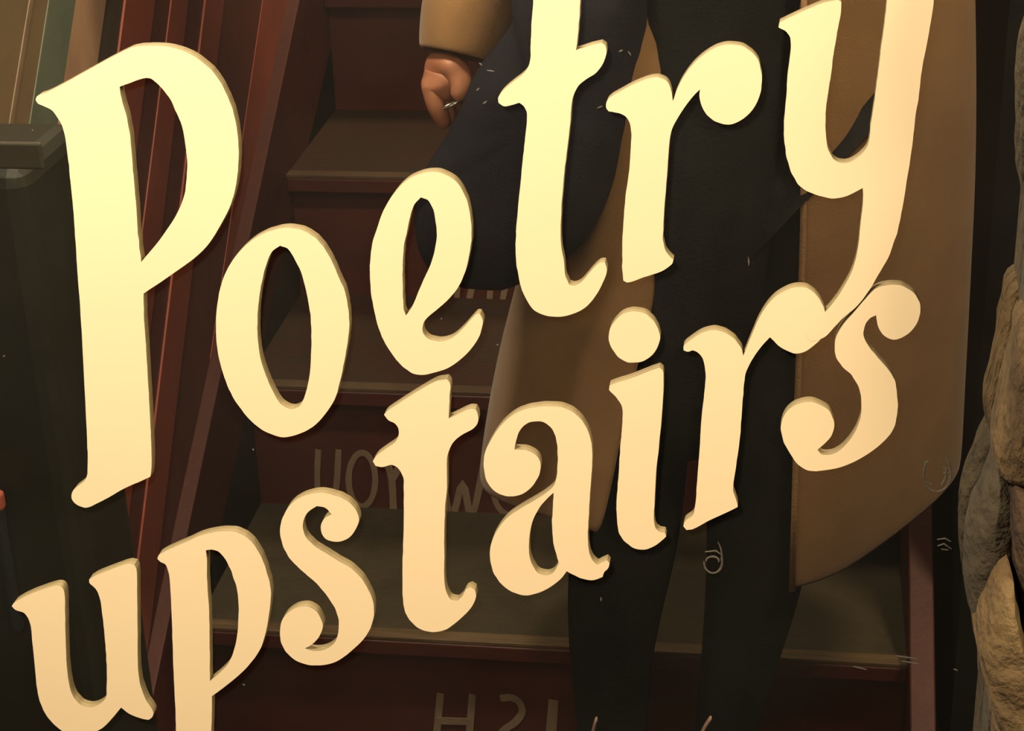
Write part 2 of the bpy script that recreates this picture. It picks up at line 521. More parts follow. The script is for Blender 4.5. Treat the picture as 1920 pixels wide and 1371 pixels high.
# ================================================================== person taking the picture, seen in the mirror
PX = -0.085
person = empty('person', (PX, -0.95, 0))
tag(person, 'reflected person in open camel coat and black trousers, left hand at a navy bag', 'person')


def skin(name, chains, m, parent, sub=2, root=None):
    """chains: lists of (point, radius); equal points are shared joints"""
    V, E_, Rr, idx = [], [], [], {}
    for ch in chains:
        prev = None
        for p, r in ch:
            key = tuple(round(c, 4) for c in p)
            if key not in idx:
                idx[key] = len(V)
                V.append(tuple(p))
                Rr.append(r)
            k = idx[key]
            if prev is not None and prev != k:
                E_.append((prev, k))
            prev = k
    me = bpy.data.meshes.new(name)
    me.from_pydata(V, E_, [])
    me.materials.append(m)
    o = bpy.data.objects.new(name, me)
    COL.objects.link(o)
    md = o.modifiers.new('skin', 'SKIN')
    md.use_smooth_shade = True
    sv = me.skin_vertices[0].data
    for i, r in enumerate(Rr):
        sv[i].radius = (r, r) if not isinstance(r, tuple) else r
        sv[i].use_root = (i == 0)
    ss = o.modifiers.new('sub', 'SUBSURF')
    ss.levels = ss.render_levels = sub
    o.parent = parent
    bpy.context.view_layer.update()
    o.matrix_parent_inverse = parent.matrix_world.inverted()
    return o


def pv(px, py, V):
    return tuple(RV(px, py, V))


VL = 0.93
HIPL, HIPR = (PX - 0.075, -0.985, 0.90), (PX + 0.085, -0.985, 0.90)
kl, kr = pv(1175, 1010, VL), pv(1425, 1000, VL)
c1l, c1r = pv(1155, 1110, VL), pv(1410, 1110, VL)
cl, cr = pv(1145, 1240, VL), pv(1385, 1240, VL)
al, ar = pv(1148, 1371, VL), pv(1358, 1371, VL)
fl, fr = (al[0], al[1], 0.10), (ar[0], ar[1], 0.10)
PELV = (PX, -0.965, 0.98)
NECK = (PX + .005, -0.985, 1.50)
HEAD = (PX + .01, -0.965, 1.62)
SHL, SHR = (PX - 0.17, -0.975, 1.42), (PX + 0.17, -0.975, 1.42)
ELL_, WRL = (PX - 0.275, -0.985, 1.16), pv(845, 92, 0.875)
ELR, WRR = (PX + 0.245, -1.00, 1.20), (0.075, -0.925, 1.385)
body = skin('body', [
    [(PELV, 0.12), ((PX, -0.965, 1.12), 0.115), ((PX, -0.97, 1.28), 0.13), ((PX, -0.98, 1.40), 0.12), (NECK, 0.052), ((PX + .007, -0.975, 1.55), 0.062), (HEAD, 0.085), ((PX + .01, -0.97, 1.68), 0.082), ((PX + .01, -0.975, 1.725), 0.05)],
    [((PX, -0.98, 1.40), 0.12), (SHL, 0.055), (ELL_, 0.042), (pv(915, -130, .935), 0.034), (pv(880, 0, .905), 0.029), (WRL, 0.024)],
    [((PX, -0.98, 1.40), 0.12), (SHR, 0.055), (ELR, 0.042), (WRR, 0.027)],
    [(PELV, 0.12), (HIPL, 0.08), (kl, 0.04), (cl, 0.032), (fl, 0.03)],
    [(PELV, 0.12), (HIPR, 0.08), (kr, 0.04), (cr, 0.032), (fr, 0.03)],
], MT['skin'], person)
tag(body, 'hand and face with light skin')
# face
hx, hy, hz = HEAD
skin('nose', [[((hx, hy + 0.080, hz + 0.022), 0.007), ((hx, hy + 0.098, hz - 0.008), 0.010), ((hx, hy + 0.085, hz - 0.016), 0.010)]], MT['skin'], body, 1)
skin('mouth', [[((hx - 0.022, hy + 0.078, hz - 0.044), 0.004), ((hx, hy + 0.086, hz - 0.043), 0.007), ((hx + 0.022, hy + 0.078, hz - 0.044), 0.004)]], MT['lip'], body, 1)
for sx in (-1, 1):
    skin('ear', [[((hx + sx * 0.083, hy - 0.01, hz + 0.022), 0.010), ((hx + sx * 0.089, hy - 0.013, hz + 0.002), 0.011), ((hx + sx * 0.082, hy - 0.008, hz - 0.02), 0.007)]], MT['skin'], body, 1)
    bm = bmesh.new()
    bmesh.ops.create_icosphere(bm, subdivisions=2, radius=0.012, matrix=Matrix.Translation((hx + sx * 0.031, hy + 0.072, hz + 0.02)))
    me = bpy.data.meshes.new('eye')
    bm.to_mesh(me); bm.free()
    me.materials.append(MT['eye'])
    e = bpy.data.objects.new('eye', me); COL.objects.link(e); e.parent = body
    e.matrix_parent_inverse = person.matrix_world.inverted()
skin('hair', [[((hx, hy + 0.045, hz + 0.098), 0.045), ((hx, hy - 0.02, hz + 0.095), 0.082), ((hx, hy - 0.055, hz + 0.04), 0.085), ((hx, hy - 0.065, hz - 0.05), 0.075), ((hx, hy - 0.07, hz - 0.13), 0.06)]], MT['hair'], person)

# sweater and trousers
skin('sweater', [
    [((PX - .01, -0.945, 0.56), (0.115, 0.075)), ((PX - .005, -0.945, 0.70), (0.125, 0.085)), ((PX, -0.950, 0.86), (0.14, 0.098)), ((PX, -0.955, 0.95), (0.145, 0.108)), ((PX, -0.965, 1.10), (0.145, 0.125)), ((PX, -0.97, 1.28), (0.16, 0.135)), ((PX, -0.98, 1.40), 0.125), ((PX + .004, -0.985, 1.475), 0.062)]], MT['blackcloth'], person)
tr_up = [(PELV, (0.15, 0.11)), ]
tl1 = pv(1235, 620, VL); tr1 = pv(1405, 620, VL)
skin('trousers', [
    [(PELV, 0.125), (HIPL, 0.098), ((HIPL[0] * .5 + kl[0] * .5, -0.965, (HIPL[2] + kl[2]) / 2 + .03), 0.084), (kl, 0.064), (c1l, 0.060), (cl, 0.050), (al, 0.043), ((al[0], al[1], al[2] - 0.05), 0.042)],
    [(PELV, 0.125), (HIPR, 0.098), ((HIPR[0] * .5 + kr[0] * .5, -0.95, (HIPR[2] + kr[2]) / 2 + .03), 0.084), (kr, 0.062), (c1r, 0.056), (cr, 0.046), (ar, 0.037), ((ar[0], ar[1], ar[2] - 0.05), 0.038)],
], MT['blackcloth'], person)

# boots
for (ax_, ay_, az_), toe in ((al, -0.03), (ar, 0.04)):
    b = skin('boot', [[((ax_, ay_ - 0.002, az_ + 0.006), 0.045), ((ax_, ay_ - 0.005, 0.175), 0.044), ((ax_, ay_ - 0.012, 0.10), 0.042), ((ax_, ay_ - 0.02, 0.045), 0.042), ((ax_ + toe * .4, ay_ + 0.06, 0.05), 0.044), ((ax_ + toe, ay_ + 0.14, 0.036), 0.034)]], MT['boot'], person)
    so = []
    for k in range(20):
        a = k / 20 * 2 * math.pi
        so.append((ax_ + toe * (0.5 + 0.5 * math.cos(a)) + 0.045 * math.sin(a), ay_ + 0.055 + 0.125 * math.cos(a), 0.0))
    prism('sole', so, (0, 0, 0.018), MT['boot'], b)
    for k in range(5):
        z = 0.165 - k * 0.02
        y = ay_ + 0.042 + 0.012 * k * (k > 2)
        lc = skin('lace', [[((ax_ - 0.018, y - 0.004, z), 0.0022), ((ax_ + 0.018, y - 0.004, z - 0.012), 0.0022)]], MT['lace'], b, 1)
    tp = [((1119, 1345), (1114, 1362), (1106, 1400))] if toe < 0 else [((1334, 1344), (1322, 1362), (1304, 1400))]
    for q in tp:
        skin('pull_tab', [[(pv(a_, b_, .868), (0.0050, 0.002)) for a_, b_ in q]], MT['lace'], b, 1)

# ---- coat: horizontal rows round the body from its left front edge to its right front edge
rows = [
    # y px of L edge / Ledge x / Lsil(px,py) / Redge(px,py) / Rsil(px,py), V of sides, back V
    dict(L=(1125, 1005, .838), LM=(1030, 975, .875), LS=(902, 915, .99), RE=(1480, 1112, .875), RM=(1600, 1065, .92), RS=(1790, 905, 1.02), B=1.16),
    dict(L=(1150, 900, .838), LM=(1045, 860, .87), LS=(914, 830, .985), RE=(1485, 950, .875), RM=(1620, 900, .91), RS=(1797, 760, 1.02), B=1.15),
    dict(L=(1172, 780, .838), LM=(1060, 740, .865), LS=(935, 710, .985), RE=(1490, 760, .875), RM=(1630, 720, .91), RS=(1805, 620, 1.02), B=1.14),
    dict(L=(1205, 650, .838), LM=(1090, 620, .85), LS=(960, 620, .985), RE=(1496, 600, .875), RM=(1640, 560, .91), RS=(1812, 480, 1.02), B=1.13),
    dict(L=(1237, 530, .838), LM=(1120, 490, .848), LS=(990, 510, .985), RE=(1501, 430, .870), RM=(1650, 400, .905), RS=(1820, 330, 1.02), B=1.12),
    dict(L=(1262, 350, .840), LM=(1130, 330, .842), LS=(1005, 350, .98), RE=(1503, 260, .865), RM=(1655, 230, .90), RS=(1822, 170, 1.02), B=1.11),
    dict(L=(1270, 240, .838), LM=(1135, 180, .842), LS=(975, 190, .98), RE=(1503, 80, .862), RM=(1655, 60, .90), RS=(1820, 0, 1.02), B=1.10),
    dict(L=(1245, 40, .835), LM=(1120, 0, .842), LS=(950, 20, .98), RE=(1502, -100, .862), RM=(1650, -120, .90), RS=(1815, -180, 1.02), B=1.10),
]
VV, FF = [], []
NB = 41
for r in rows:
    ctrl = [RV(*r['L'][:2], r['L'][2]), RV(*r['LM'][:2], r['LM'][2]), RV(*r['LS'][:2], r['LS'][2])]
    a = ctrl[2]
    z_ = a.z
    e_ = [RV(*r['RE'][:2], r['RE'][2]), RV(*r['RM'][:2], r['RM'][2]), RV(*r['RS'][:2], r['RS'][2])]
    zb = (a.z + e_[2].z) / 2
    ctrl += [Vector((a.x + 0.03, -r['B'] + 0.04, zb)), Vector(((a.x + e_[2].x) / 2, -r['B'], zb)), Vector((e_[2].x - 0.03, -r['B'] + 0.03, zb))]
    ctrl += [e_[2], e_[1], e_[0]]
    n = len(ctrl)
    for k in range(NB):
        s = k / (NB - 1) * (n - 1)
        i = min(int(s), n - 2)
        t = s - i
        p0 = ctrl[max(i - 1, 0)]; p1 = ctrl[i]; p2 = ctrl[i + 1]; p3 = ctrl[min(i + 2, n - 1)]
        q = 0.5 * ((2 * p1) + (p2 - p0) * t + (2 * p0 - 5 * p1 + 4 * p2 - p3) * t * t + (3 * p1 - p0 - 3 * p2 + p3) * t ** 3)
        VV.append(q)
# upper rows closing over the shoulders
top = VV[-NB:]
for zz, wx, wy, fr_ in ((1.20, 0.215, 0.13, .10), (1.32, 0.215, 0.125, .09), (1.42, 0.20, 0.11, .08), (1.475, 0.13, 0.09, .06), (1.50, 0.085, 0.08, .05)):
    for k in range(NB):
        a = math.radians(118 + (302) * k / (NB - 1))
        VV.append(Vector((PX + wx * math.cos(a), -0.985 + wy * math.sin(a) * (1.0), zz)))
nr = len(VV) // NB
for r in range(nr - 1):
    for k in range(NB - 1):
        FF.append((r * NB + k, r * NB + k + 1, (r + 1) * NB + k + 1, (r + 1) * NB + k))
coat = mesh_obj('coat', VV, FF, MT['camel'], person, smooth=True)
so_ = coat.modifiers.new('solid', 'SOLIDIFY'); so_.thickness = 0.006; so_.offset = 0
s_ = coat.modifiers.new('sub', 'SUBSURF'); s_.levels = s_.render_levels = 2
tag(coat, 'long camel wool overcoat hanging open')
# turned front edge (facing) of the right panel
fe = []
for r in rows:
    fe.append([RV(r['RE'][0] - 1, r['RE'][1], r['RE'][2] - 0.004), RV(r['RE'][0] + 11, r['RE'][1] - 3, r['RE'][2] - 0.004)])
VV, FF = [], []
for a, b in fe:
    for dy in (0.0, -0.008):
        VV += [a + Vector((0, dy, 0)), b + Vector((0, dy, 0))]
for i in range(len(fe) - 1):
    a = 4 * i; b = a + 4
    FF += [(a, a + 1, b + 1, b), (a + 2, b + 2, b + 3, a + 3), (a, b, b + 2, a + 2), (a + 1, a + 3, b + 3, b + 1)]
FF += [(0, 2, 3, 1), (4 * len(fe) - 4, 4 * len(fe) - 3, 4 * len(fe) - 1, 4 * len(fe) - 2)]
f_ = mesh_obj('front_edge', VV, FF, MT['camellite'], coat, smooth=True)
# sleeves
def tube(name, path, m, parent, n=20, mouth=True):
    """path of (centre, radius_x, radius_y); open ended sleeve"""
    VV, FF = [], []
    for i, (c, ra, rb) in enumerate(path):
        c = Vector(c)
        a = Vector(path[max(i - 1, 0)][0]); b = Vector(path[min(i + 1, len(path) - 1)][0])
        d = (b - a).normalized()
        s = d.cross(Vector((0, 1, 0))).normalized()
        t = s.cross(d).normalized()
        for k in range(n):
            an = 2 * math.pi * k / n
            wr = 1 + 0.03 * noise.noise(c * 25 + Vector((math.cos(an), math.sin(an), 0)))
            VV.append(c + (s * math.cos(an) * ra + t * math.sin(an) * rb) * wr)
    for i in range(len(path) - 1):
        for k in range(n):
            FF.append((i * n + k, i * n + (k + 1) % n, (i + 1) * n + (k + 1) % n, (i + 1) * n + k))
    o = mesh_obj(name, VV, FF, m, parent, smooth=True)
    so = o.modifiers.new('solid', 'SOLIDIFY'); so.thickness = 0.005; so.offset = 0
    ss = o.modifiers.new('sub', 'SUBSURF'); ss.levels = ss.render_levels = 2
    return o


cuff = Vector(pv(857, 106, 0.885)); cu2 = Vector(pv(880, 0, 0.905)); cu3 = Vector(pv(915, -130, 0.935))
tube('sleeve', [(cuff, 0.036, 0.040), (cuff.lerp(cu2, .4), 0.040, 0.043), (cu2, 0.044, 0.046), (cu3, 0.050, 0.050), (ELL_, 0.058, 0.058), ((PX - 0.24, -0.98, 1.30), 0.066, 0.064), (SHL, 0.075, 0.07), ((PX - 0.12, -0.975, 1.44), 0.06, 0.06)], MT['camel'], coat)
wr = Vector(WRR)
e = Vector(ELR)
tube('sleeve', [(wr.lerp(e, .12), 0.036, 0.038), (wr.lerp(e, .5), 0.046, 0.046), (ELR, 0.058, 0.058), ((PX + 0.225, -0.98, 1.31), 0.066, 0.064), (SHR, 0.075, 0.07), ((PX + 0.12, -0.975, 1.44), 0.06, 0.06)], MT['camel'], coat)

# left hand
W = WRL
hand = skin('hand', [
    [(W, 0.024), (pv(838, 128, .872), (0.025, 0.020)), (pv(832, 158, .868), (0.026, 0.018))],
    [(pv(832, 158, .868), (0.026, 0.018)), (pv(812, 172, .862), 0.0125), (pv(818, 202, .858), 0.0105), (pv(832, 226, .862), 0.0085), (pv(835, 236, .868), 0.0065)],
    [(pv(832, 158, .868), (0.026, 0.018)), (pv(828, 182, .872), 0.0115), (pv(838, 212, .868), 0.0100), (pv(850, 232, .876), 0.008)],
    [(pv(832, 158, .868), (0.026, 0.018)), (pv(843, 182, .882), 0.0110), (pv(853, 208, .880), 0.0095), (pv(866, 225, .888), 0.0075)],
    [(pv(832, 158, .868), (0.026, 0.018)), (pv(856, 178, .890), 0.0100), (pv(866, 200, .890), 0.0085), (pv(878, 214, .896), 0.0070)],
    [(pv(838, 128, .872), (0.025, 0.020)), (pv(862, 142, .860), 0.0135), (pv(866, 168, .852), 0.0105), (pv(856, 190, .852), 0.0085)],
], MT['skin'], body, 2)
rc = Vector(pv(845, 197, .846))
skin('ring', [[(tuple(rc + Vector((0.0075 * math.cos(a), 0.005 * math.sin(a) , 0.0035 * math.cos(a)))), 0.0013) for a in [i * math.pi / 6 for i in range(13)]]], MT['metal'], hand, 1)
# right hand holding the phone
W2 = Vector(WRR)
pc = CAMP - FW * 0.008 - UP * 0.045
pal = pc + RT * 0.045 - FW * 0.022 - UP * 0.02
hand2 = skin('hand', [
    [(tuple(W2), 0.024), (tuple(W2.lerp(pal, .55)), (0.026, 0.02)), (tuple(pal), (0.027, 0.018))],
    [(tuple(pal), (0.027, 0.018)), (tuple(pc + RT * 0.052 + UP * 0.025 - FW * 0.006), 0.0115), (tuple(pc + RT * 0.035 + UP * 0.03 + FW * 0.008), 0.0095), (tuple(pc + RT * 0.015 + UP * 0.028 + FW * 0.010), 0.008)],
    [(tuple(pal), (0.027, 0.018)), (tuple(pc + RT * 0.053 + UP * 0.003 - FW * 0.006), 0.0115), (tuple(pc + RT * 0.035 + UP * 0.006 + FW * 0.008), 0.0095), (tuple(pc + RT * 0.012 + UP * 0.005 + FW * 0.010), 0.008)],
    [(tuple(pal), (0.027, 0.018)), (tuple(pc + RT * 0.053 - UP * 0.02 - FW * 0.006), 0.011), (tuple(pc + RT * 0.035 - UP * 0.018 + FW * 0.008), 0.009), (tuple(pc + RT * 0.012 - UP * 0.018 + FW * 0.010), 0.0075)],
    [(tuple(pal), (0.027, 0.018)), (tuple(pc + RT * 0.051 - UP * 0.042 - FW * 0.006), 0.010), (tuple(pc + RT * 0.035 - UP * 0.04 + FW * 0.008), 0.008), (tuple(pc + RT * 0.018 - UP * 0.04 + FW * 0.010), 0.007)],
    [(tuple(W2.lerp(pal, .55)), (0.026, 0.02)), (tuple(pc + RT * 0.02 - UP * 0.06 - FW * 0.022), 0.013), (tuple(pc - RT * 0.005 - UP * 0.045 - FW * 0.018), 0.011), (tuple(pc - RT * 0.022 - UP * 0.02 - FW * 0.016), 0.0095)],
], MT['skin'], body, 2)

# phone, its lens at the camera's place
ph = empty('phone', tuple(pc))
tag(ph, 'black phone held up in the right hand of the reflected person', 'phone')
v, f = box_vf(-0.036, 0.036, -0.072, 0.072, -0.004, 0.004)
R3 = Matrix((RT, UP, -FW)).transposed()
pb_ = mesh_obj('phone_body', [pc + R3 @ Vector(q) for q in v], f, MT['boot'], ph)
bv = pb_.modifiers.new('bevel', 'BEVEL'); bv.width = 0.003; bv.segments = 3

# ---- navy bag hanging at the left hip
bag = empty('shoulder_bag', pv(950, 535, 0.86))
tag(bag, 'slouchy dark navy bag at the hip of the reflected person', 'bag')
poly = [(960, -90), (970, 20), (930, 85), (894, 130), (874, 172), (850, 225), (825, 270), (806, 310), (792, 360), (782, 420), (795, 480), (825, 520), (870, 536), (940, 538), (1000, 520), (1060, 488), (1108, 438), (1140, 370), (1165, 290), (1188, 200), (1212, 100), (1220, 20), (1222, -90)]
pillow('bag_body', poly, lambda a, b: RV(a, b, 0.855), (0, 1, 0), 0.045, MT['navy'], bag, seed=3, rough=0.004, nfreq=14,
       rings=[(0.90, -0.35), (0.97, -0.2), (1.0, 0.1), (0.98, 0.4), (0.92, 0.65), (0.80, 0.85), (0.6, 0.97), (0.35, 1.0)])
skin('strap', [[(pv(1060, -80, .865), 0.012), ((PX - 0.13, -0.845, 1.30), 0.010), ((PX - 0.145, -0.90, 1.42), 0.010), ((PX - 0.14, -0.98, 1.49), 0.010), ((PX - 0.13, -1.08, 1.40), 0.010)]], MT['navy'], bag, 1)
# ================================================================== the sign's letters
LT = 0.0030   # letter depth; the sides imitate the paint's ghost reflection


def make_letter(name, shapes, parent=None, lift=0.0):
    """shapes: closed outlines in photograph pixels of the letter's front face (holes included)"""
    cu = bpy.data.curves.new('outline', 'CURVE')
    cu.dimensions = '2D'
    cu.fill_mode = 'BOTH'
    cu.extrude = LT / 2
    for P in shapes:
        S = smooth_path([Vector((a, b, 0)) for a, b in P], 5)
        s = cu.splines.new('POLY')
        s.points.add(len(S) - 1)
        for k, q in enumerate(S):
            h = hit(q.x, q.y, 1, -LT - lift)
            j = noise.noise(Vector((h.x, h.z, 0)) * 260) * 0.00022
            s.points[k].co = (h.x + j, h.z + j, 0, 1)
        s.use_cyclic_u = True
    tmp = bpy.data.objects.new('tmp', cu)
    COL.objects.link(tmp)
    bpy.context.view_layer.update()
    me = bpy.data.meshes.new_from_object(tmp.evaluated_get(bpy.context.evaluated_depsgraph_get()))
    bpy.data.objects.remove(tmp)
    me.name = name
    me.materials.clear()
    me.materials.append(MT['cream'])
    me.materials.append(MT['ochre'])
    for v in me.vertices:
        v.co = Vector((v.co.x, -(v.co.z + LT / 2) - lift, v.co.y))
    me.update()
    for p in me.polygons:
        p.use_smooth = False
        p.material_index = 0 if p.normal.y < -0.7 else 1
    c = Vector((sum(v.co.x for v in me.vertices) / len(me.vertices), 0, min(v.co.z for v in me.vertices)))
    for v in me.vertices:
        v.co -= c
    o = bpy.data.objects.new(name, me)
    o.location = c
    COL.objects.link(o)
    if parent is not None:
        o.parent = parent
        bpy.context.view_layer.update()
        o.matrix_parent_inverse = parent.matrix_world.inverted()
    return o


L = {}
L['P'] = [[(67,187),(70,180),(83,175),(110,162),(173,127),(240,92),(260,87),(283,86),(308,87),(333,92),(370,109),(402,138),(424,175),(438,213),(446,255),(447,300),(442,350),(430,390),(407,433),(390,459),(367,482),(333,507),(300,530),(277,545),(269,551),(270,600),(273,640),(275,674),(279,740),(282,800),(284,850),(284,880),(282,894),(267,901),(233,916),(200,935),(180,945),(163,952),(148,949),(138,941),(134,931),(137,920),(147,911),(159,901),(164,887),(164,840),(160,757),(155,657),(150,574),(145,507),(142,457),(137,390),(133,350),(128,300),(121,252),(115,233),(106,218),(97,207),(82,199),(71,194)],
 [(224,163),(247,154),(270,147),(284,148),(300,162),(317,183),(329,207),(340,233),(347,265),(351,300),(350,333),(346,365),(337,390),(326,411),(310,435),(297,453),(283,470),(265,491),(262,470),(260,450),(258,430),(255,383),(252,350),(248,300),(244,255),(237,217),(229,190)]]
L['o'] = [[(540,427),(567,432),(587,443),(604,460),(618,482),(632,512),(647,548),(653,580),(655,607),(652,640),(644,685),(635,725),(627,750),(607,780),(587,800),(560,814),(530,820),(510,815),(483,800),(457,774),(433,737),(418,700),(408,657),(405,612),(408,567),(418,524),(437,487),(462,459),(488,441),(514,431)],
 [(525,461),(540,467),(553,487),(567,517),(575,550),(582,590),(584,630),(583,674),(580,707),(573,737),(563,760),(550,767),(537,765),(523,754),(510,730),(497,700),(488,670),(483,630),(483,590),(486,557),(492,524),(500,494),(510,472)]]
L['e'] = [[(813,322),(837,328),(857,343),(871,365),(879,390),(883,415),(884,445),(880,476),(873,507),(860,537),(841,561),(820,580),(803,594),(795,604),(792,618),(798,631),(810,638),(827,640),(847,634),(867,617),(884,598),(893,589),(900,589),(905,600),(904,612),(897,634),(881,657),(861,676),(840,690),(813,699),(793,703),(773,700),(752,684),(730,657),(713,624),(702,584),(695,540),(694,497),(698,457),(707,428),(718,397),(737,365),(760,340),(785,327)],
 [(789,370),(803,376),(812,393),(817,415),(819,442),(815,470),(807,497),(794,525),(781,556),(772,577),(761,592),(757,580),(755,540),(755,497),(758,457),(763,435),(768,410),(776,385)]]
L['t'] = [[(1004,-60),(1000,0),(997,40),(995,83),(994,113),(988,130),(976,143),(960,155),(943,170),(934,183),(935,193),(945,199),(960,197),(973,193),(983,200),(988,213),(987,240),(982,283),(977,333),(972,383),(968,433),(967,474),(972,517),(982,552),(1000,580),(1020,591),(1043,594),(1070,590),(1097,577),(1118,553),(1133,524),(1138,505),(1134,492),(1124,493),(1110,506),(1090,529),(1077,536),(1067,533),(1060,517),(1057,490),(1052,457),(1051,433),(1053,383),(1057,333),(1063,283),(1069,233),(1073,187),(1083,163),(1097,150),(1117,137),(1130,120),(1137,100),(1136,86),(1128,80),(1115,83),(1098,88),(1080,94),(1084,60),(1087,20),(1088,0),(1092,-60)]]
L['r'] = [[(1137,203),(1138,190),(1145,182),(1160,173),(1190,157),(1217,147),(1235,145),(1250,153),(1258,168),(1262,190),(1270,167),(1281,145),(1300,120),(1323,100),(1347,87),(1373,83),(1397,89),(1413,101),(1423,117),(1428,140),(1428,155),(1425,177),(1413,203),(1393,223),(1370,233),(1347,230),(1327,217),(1315,197),(1312,180),(1313,167),(1300,180),(1286,198),(1272,219),(1260,243),(1255,268),(1250,333),(1245,400),(1243,440),(1244,457),(1248,470),(1257,482),(1263,487),(1260,495),(1240,509),(1207,520),(1177,530),(1169,526),(1167,510),(1167,457),(1168,433),(1173,367),(1180,317),(1183,267),(1183,240),(1176,222),(1163,213),(1150,210),(1141,209)]]
L['y'] = [[(1460,51),(1462,42),(1480,33),(1513,18),(1543,6),(1570,0),(1577,4),(1577,20),(1570,60),(1563,100),(1558,140),(1552,180),(1548,213),(1548,250),(1552,277),(1560,294),(1573,305),(1593,304),(1613,291),(1627,273),(1633,233),(1640,187),(1647,133),(1653,83),(1660,33),(1663,0),(1668,-60),(1757,-60),(1751,0),(1745,43),(1737,87),(1728,133),(1723,180),(1717,213),(1712,260),(1705,310),(1697,360),(1690,400),(1682,437),(1675,457),(1667,480),(1650,510),(1630,544),(1607,574),(1580,597),(1563,615),(1545,633),(1520,641),(1510,622),(1522,600),(1547,585),(1567,562),(1583,537),(1597,510),(1605,484),(1610,457),(1614,417),(1618,383),(1618,352),(1600,362),(1580,370),(1557,372),(1530,365),(1503,352),(1487,330),(1477,303),(1471,267),(1470,227),(1474,187),(1477,140),(1482,100),(1482,72),(1474,60)]]
L['u'] = [[(22,1137),(26,1131),(40,1122),(67,1110),(93,1101),(108,1098),(117,1102),(121,1114),(122,1154),(123,1197),(125,1247),(128,1274),(133,1297),(143,1314),(158,1325),(177,1325),(197,1311),(200,1292),(200,1247),(197,1201),(192,1154),(187,1121),(179,1104),(168,1094),(167,1087),(178,1080),(213,1066),(240,1057),(252,1059),(256,1069),(257,1114),(258,1181),(258,1231),(259,1257),(263,1284),(273,1311),(287,1334),(286,1344),(279,1350),(263,1347),(243,1339),(227,1327),(213,1344),(195,1363),(180,1372),(160,1379),(138,1379),(115,1370),(95,1352),(79,1327),(70,1294),(65,1247),(60,1197),(56,1167),(45,1150),(30,1144)]]
L['p'] = [[(295,1048),(298,1041),(320,1029),(350,1016),(377,1004),(410,997),(437,997),(460,1006),(480,1027),(495,1057),(505,1091),(508,1114),(504,1154),(497,1191),(487,1219),(467,1247),(447,1267),(420,1289),(397,1306),(397,1347),(396,1371),(396,1440),(331,1440),(330,1371),(328,1314),(325,1247),(323,1181),(320,1114),(317,1077),(311,1060),(301,1054)],
 [(386,1032),(400,1031),(413,1037),(427,1057),(438,1084),(446,1114),(447,1164),(442,1207),(430,1241),(413,1261),(394,1277),(393,1214),(392,1147),(388,1081),(388,1055)]]
L['s'] = [[(525,997),(530,971),(547,944),(573,929),(600,924),(627,929),(642,935),(657,944),(669,960),(673,976),(667,992),(656,1007),(640,1015),(626,1016),(612,1011),(603,999),(602,984),(610,971),(622,965),(611,953),(594,949),(577,961),(569,977),(569,997),(580,1015),(600,1031),(625,1046),(642,1056),(660,1067),(677,1084),(691,1107),(700,1130),(701,1150),(696,1174),(683,1197),(663,1217),(642,1234),(622,1244),(593,1248),(563,1243),(540,1227),(528,1207),(525,1184),(530,1161),(547,1144),(570,1137),(590,1144),(602,1161),(605,1177),(597,1196),(583,1210),(572,1216),(588,1221),(609,1218),(627,1206),(634,1187),(635,1163),(627,1139),(613,1117),(593,1094),(567,1071),(543,1047),(530,1021)]]
L['t2'] = [[(720,778),(725,772),(750,755),(783,734),(817,715),(838,711),(844,719),(843,745),(841,785),(860,776),(880,767),(891,768),(896,777),(896,792),(887,804),(867,815),(852,827),(843,842),(838,860),(838,914),(835,947),(833,997),(833,1047),(833,1087),(837,1111),(845,1124),(857,1127),(867,1118),(873,1106),(882,1101),(891,1106),(892,1121),(883,1140),(867,1157),(848,1173),(833,1182),(807,1185),(783,1177),(767,1161),(758,1141),(755,1114),(755,1047),(757,981),(757,914),(756,895),(748,880),(735,872),(717,876),(704,874),(699,865),(706,855),(723,842),(740,830),(747,818),(747,804),(740,794),(728,788)]]
L['a'] = [[(907,874),(909,850),(920,826),(940,797),(967,775),(997,765),(1033,762),(1063,767),(1087,784),(1103,810),(1110,839),(1110,874),(1107,914),(1105,947),(1103,981),(1102,1007),(1104,1031),(1110,1050),(1120,1059),(1130,1054),(1139,1050),(1143,1056),(1140,1066),(1133,1073),(1130,1082),(1113,1088),(1090,1085),(1073,1077),(1063,1071),(1050,1087),(1023,1106),(993,1116),(970,1114),(945,1100),(927,1077),(919,1050),(920,1024),(930,998),(950,972),(977,953),(1003,938),(1023,925),(1039,910),(1044,890),(1046,860),(1045,840),(1042,820),(1033,802),(1017,791),(993,792),(977,804),(968,824),(965,843),(990,845),(1005,854),(1013,867),(1012,887),(1003,905),(993,917),(978,927),(957,931),(937,927),(921,915),(911,897)],
 [(1038,924),(1037,947),(1035,981),(1037,1014),(1042,1037),(1048,1056),(1037,1074),(1023,1079),(1007,1073),(997,1057),(992,1037),(993,1004),(1000,974),(1013,950),(1027,934)]]
L['dot'] = [[(1189+47.5*math.cos(a*math.pi/12)+(1.2 if a%5==0 else 0),632+48*math.sin(a*math.pi/12)+(1 if a%7==0 else 0)) for a in range(24)]]
L['i'] = [[(1142,731),(1143,723),(1153,719),(1187,708),(1220,695),(1237,689),(1243,696),(1244,724),(1240,790),(1235,840),(1230,890),(1227,947),(1226,974),(1229,990),(1237,997),(1247,999),(1249,1006),(1243,1012),(1227,1024),(1207,1031),(1187,1027),(1170,1014),(1160,997),(1157,974),(1156,941),(1158,914),(1160,890),(1163,840),(1167,790),(1167,767),(1160,751),(1150,740)]]
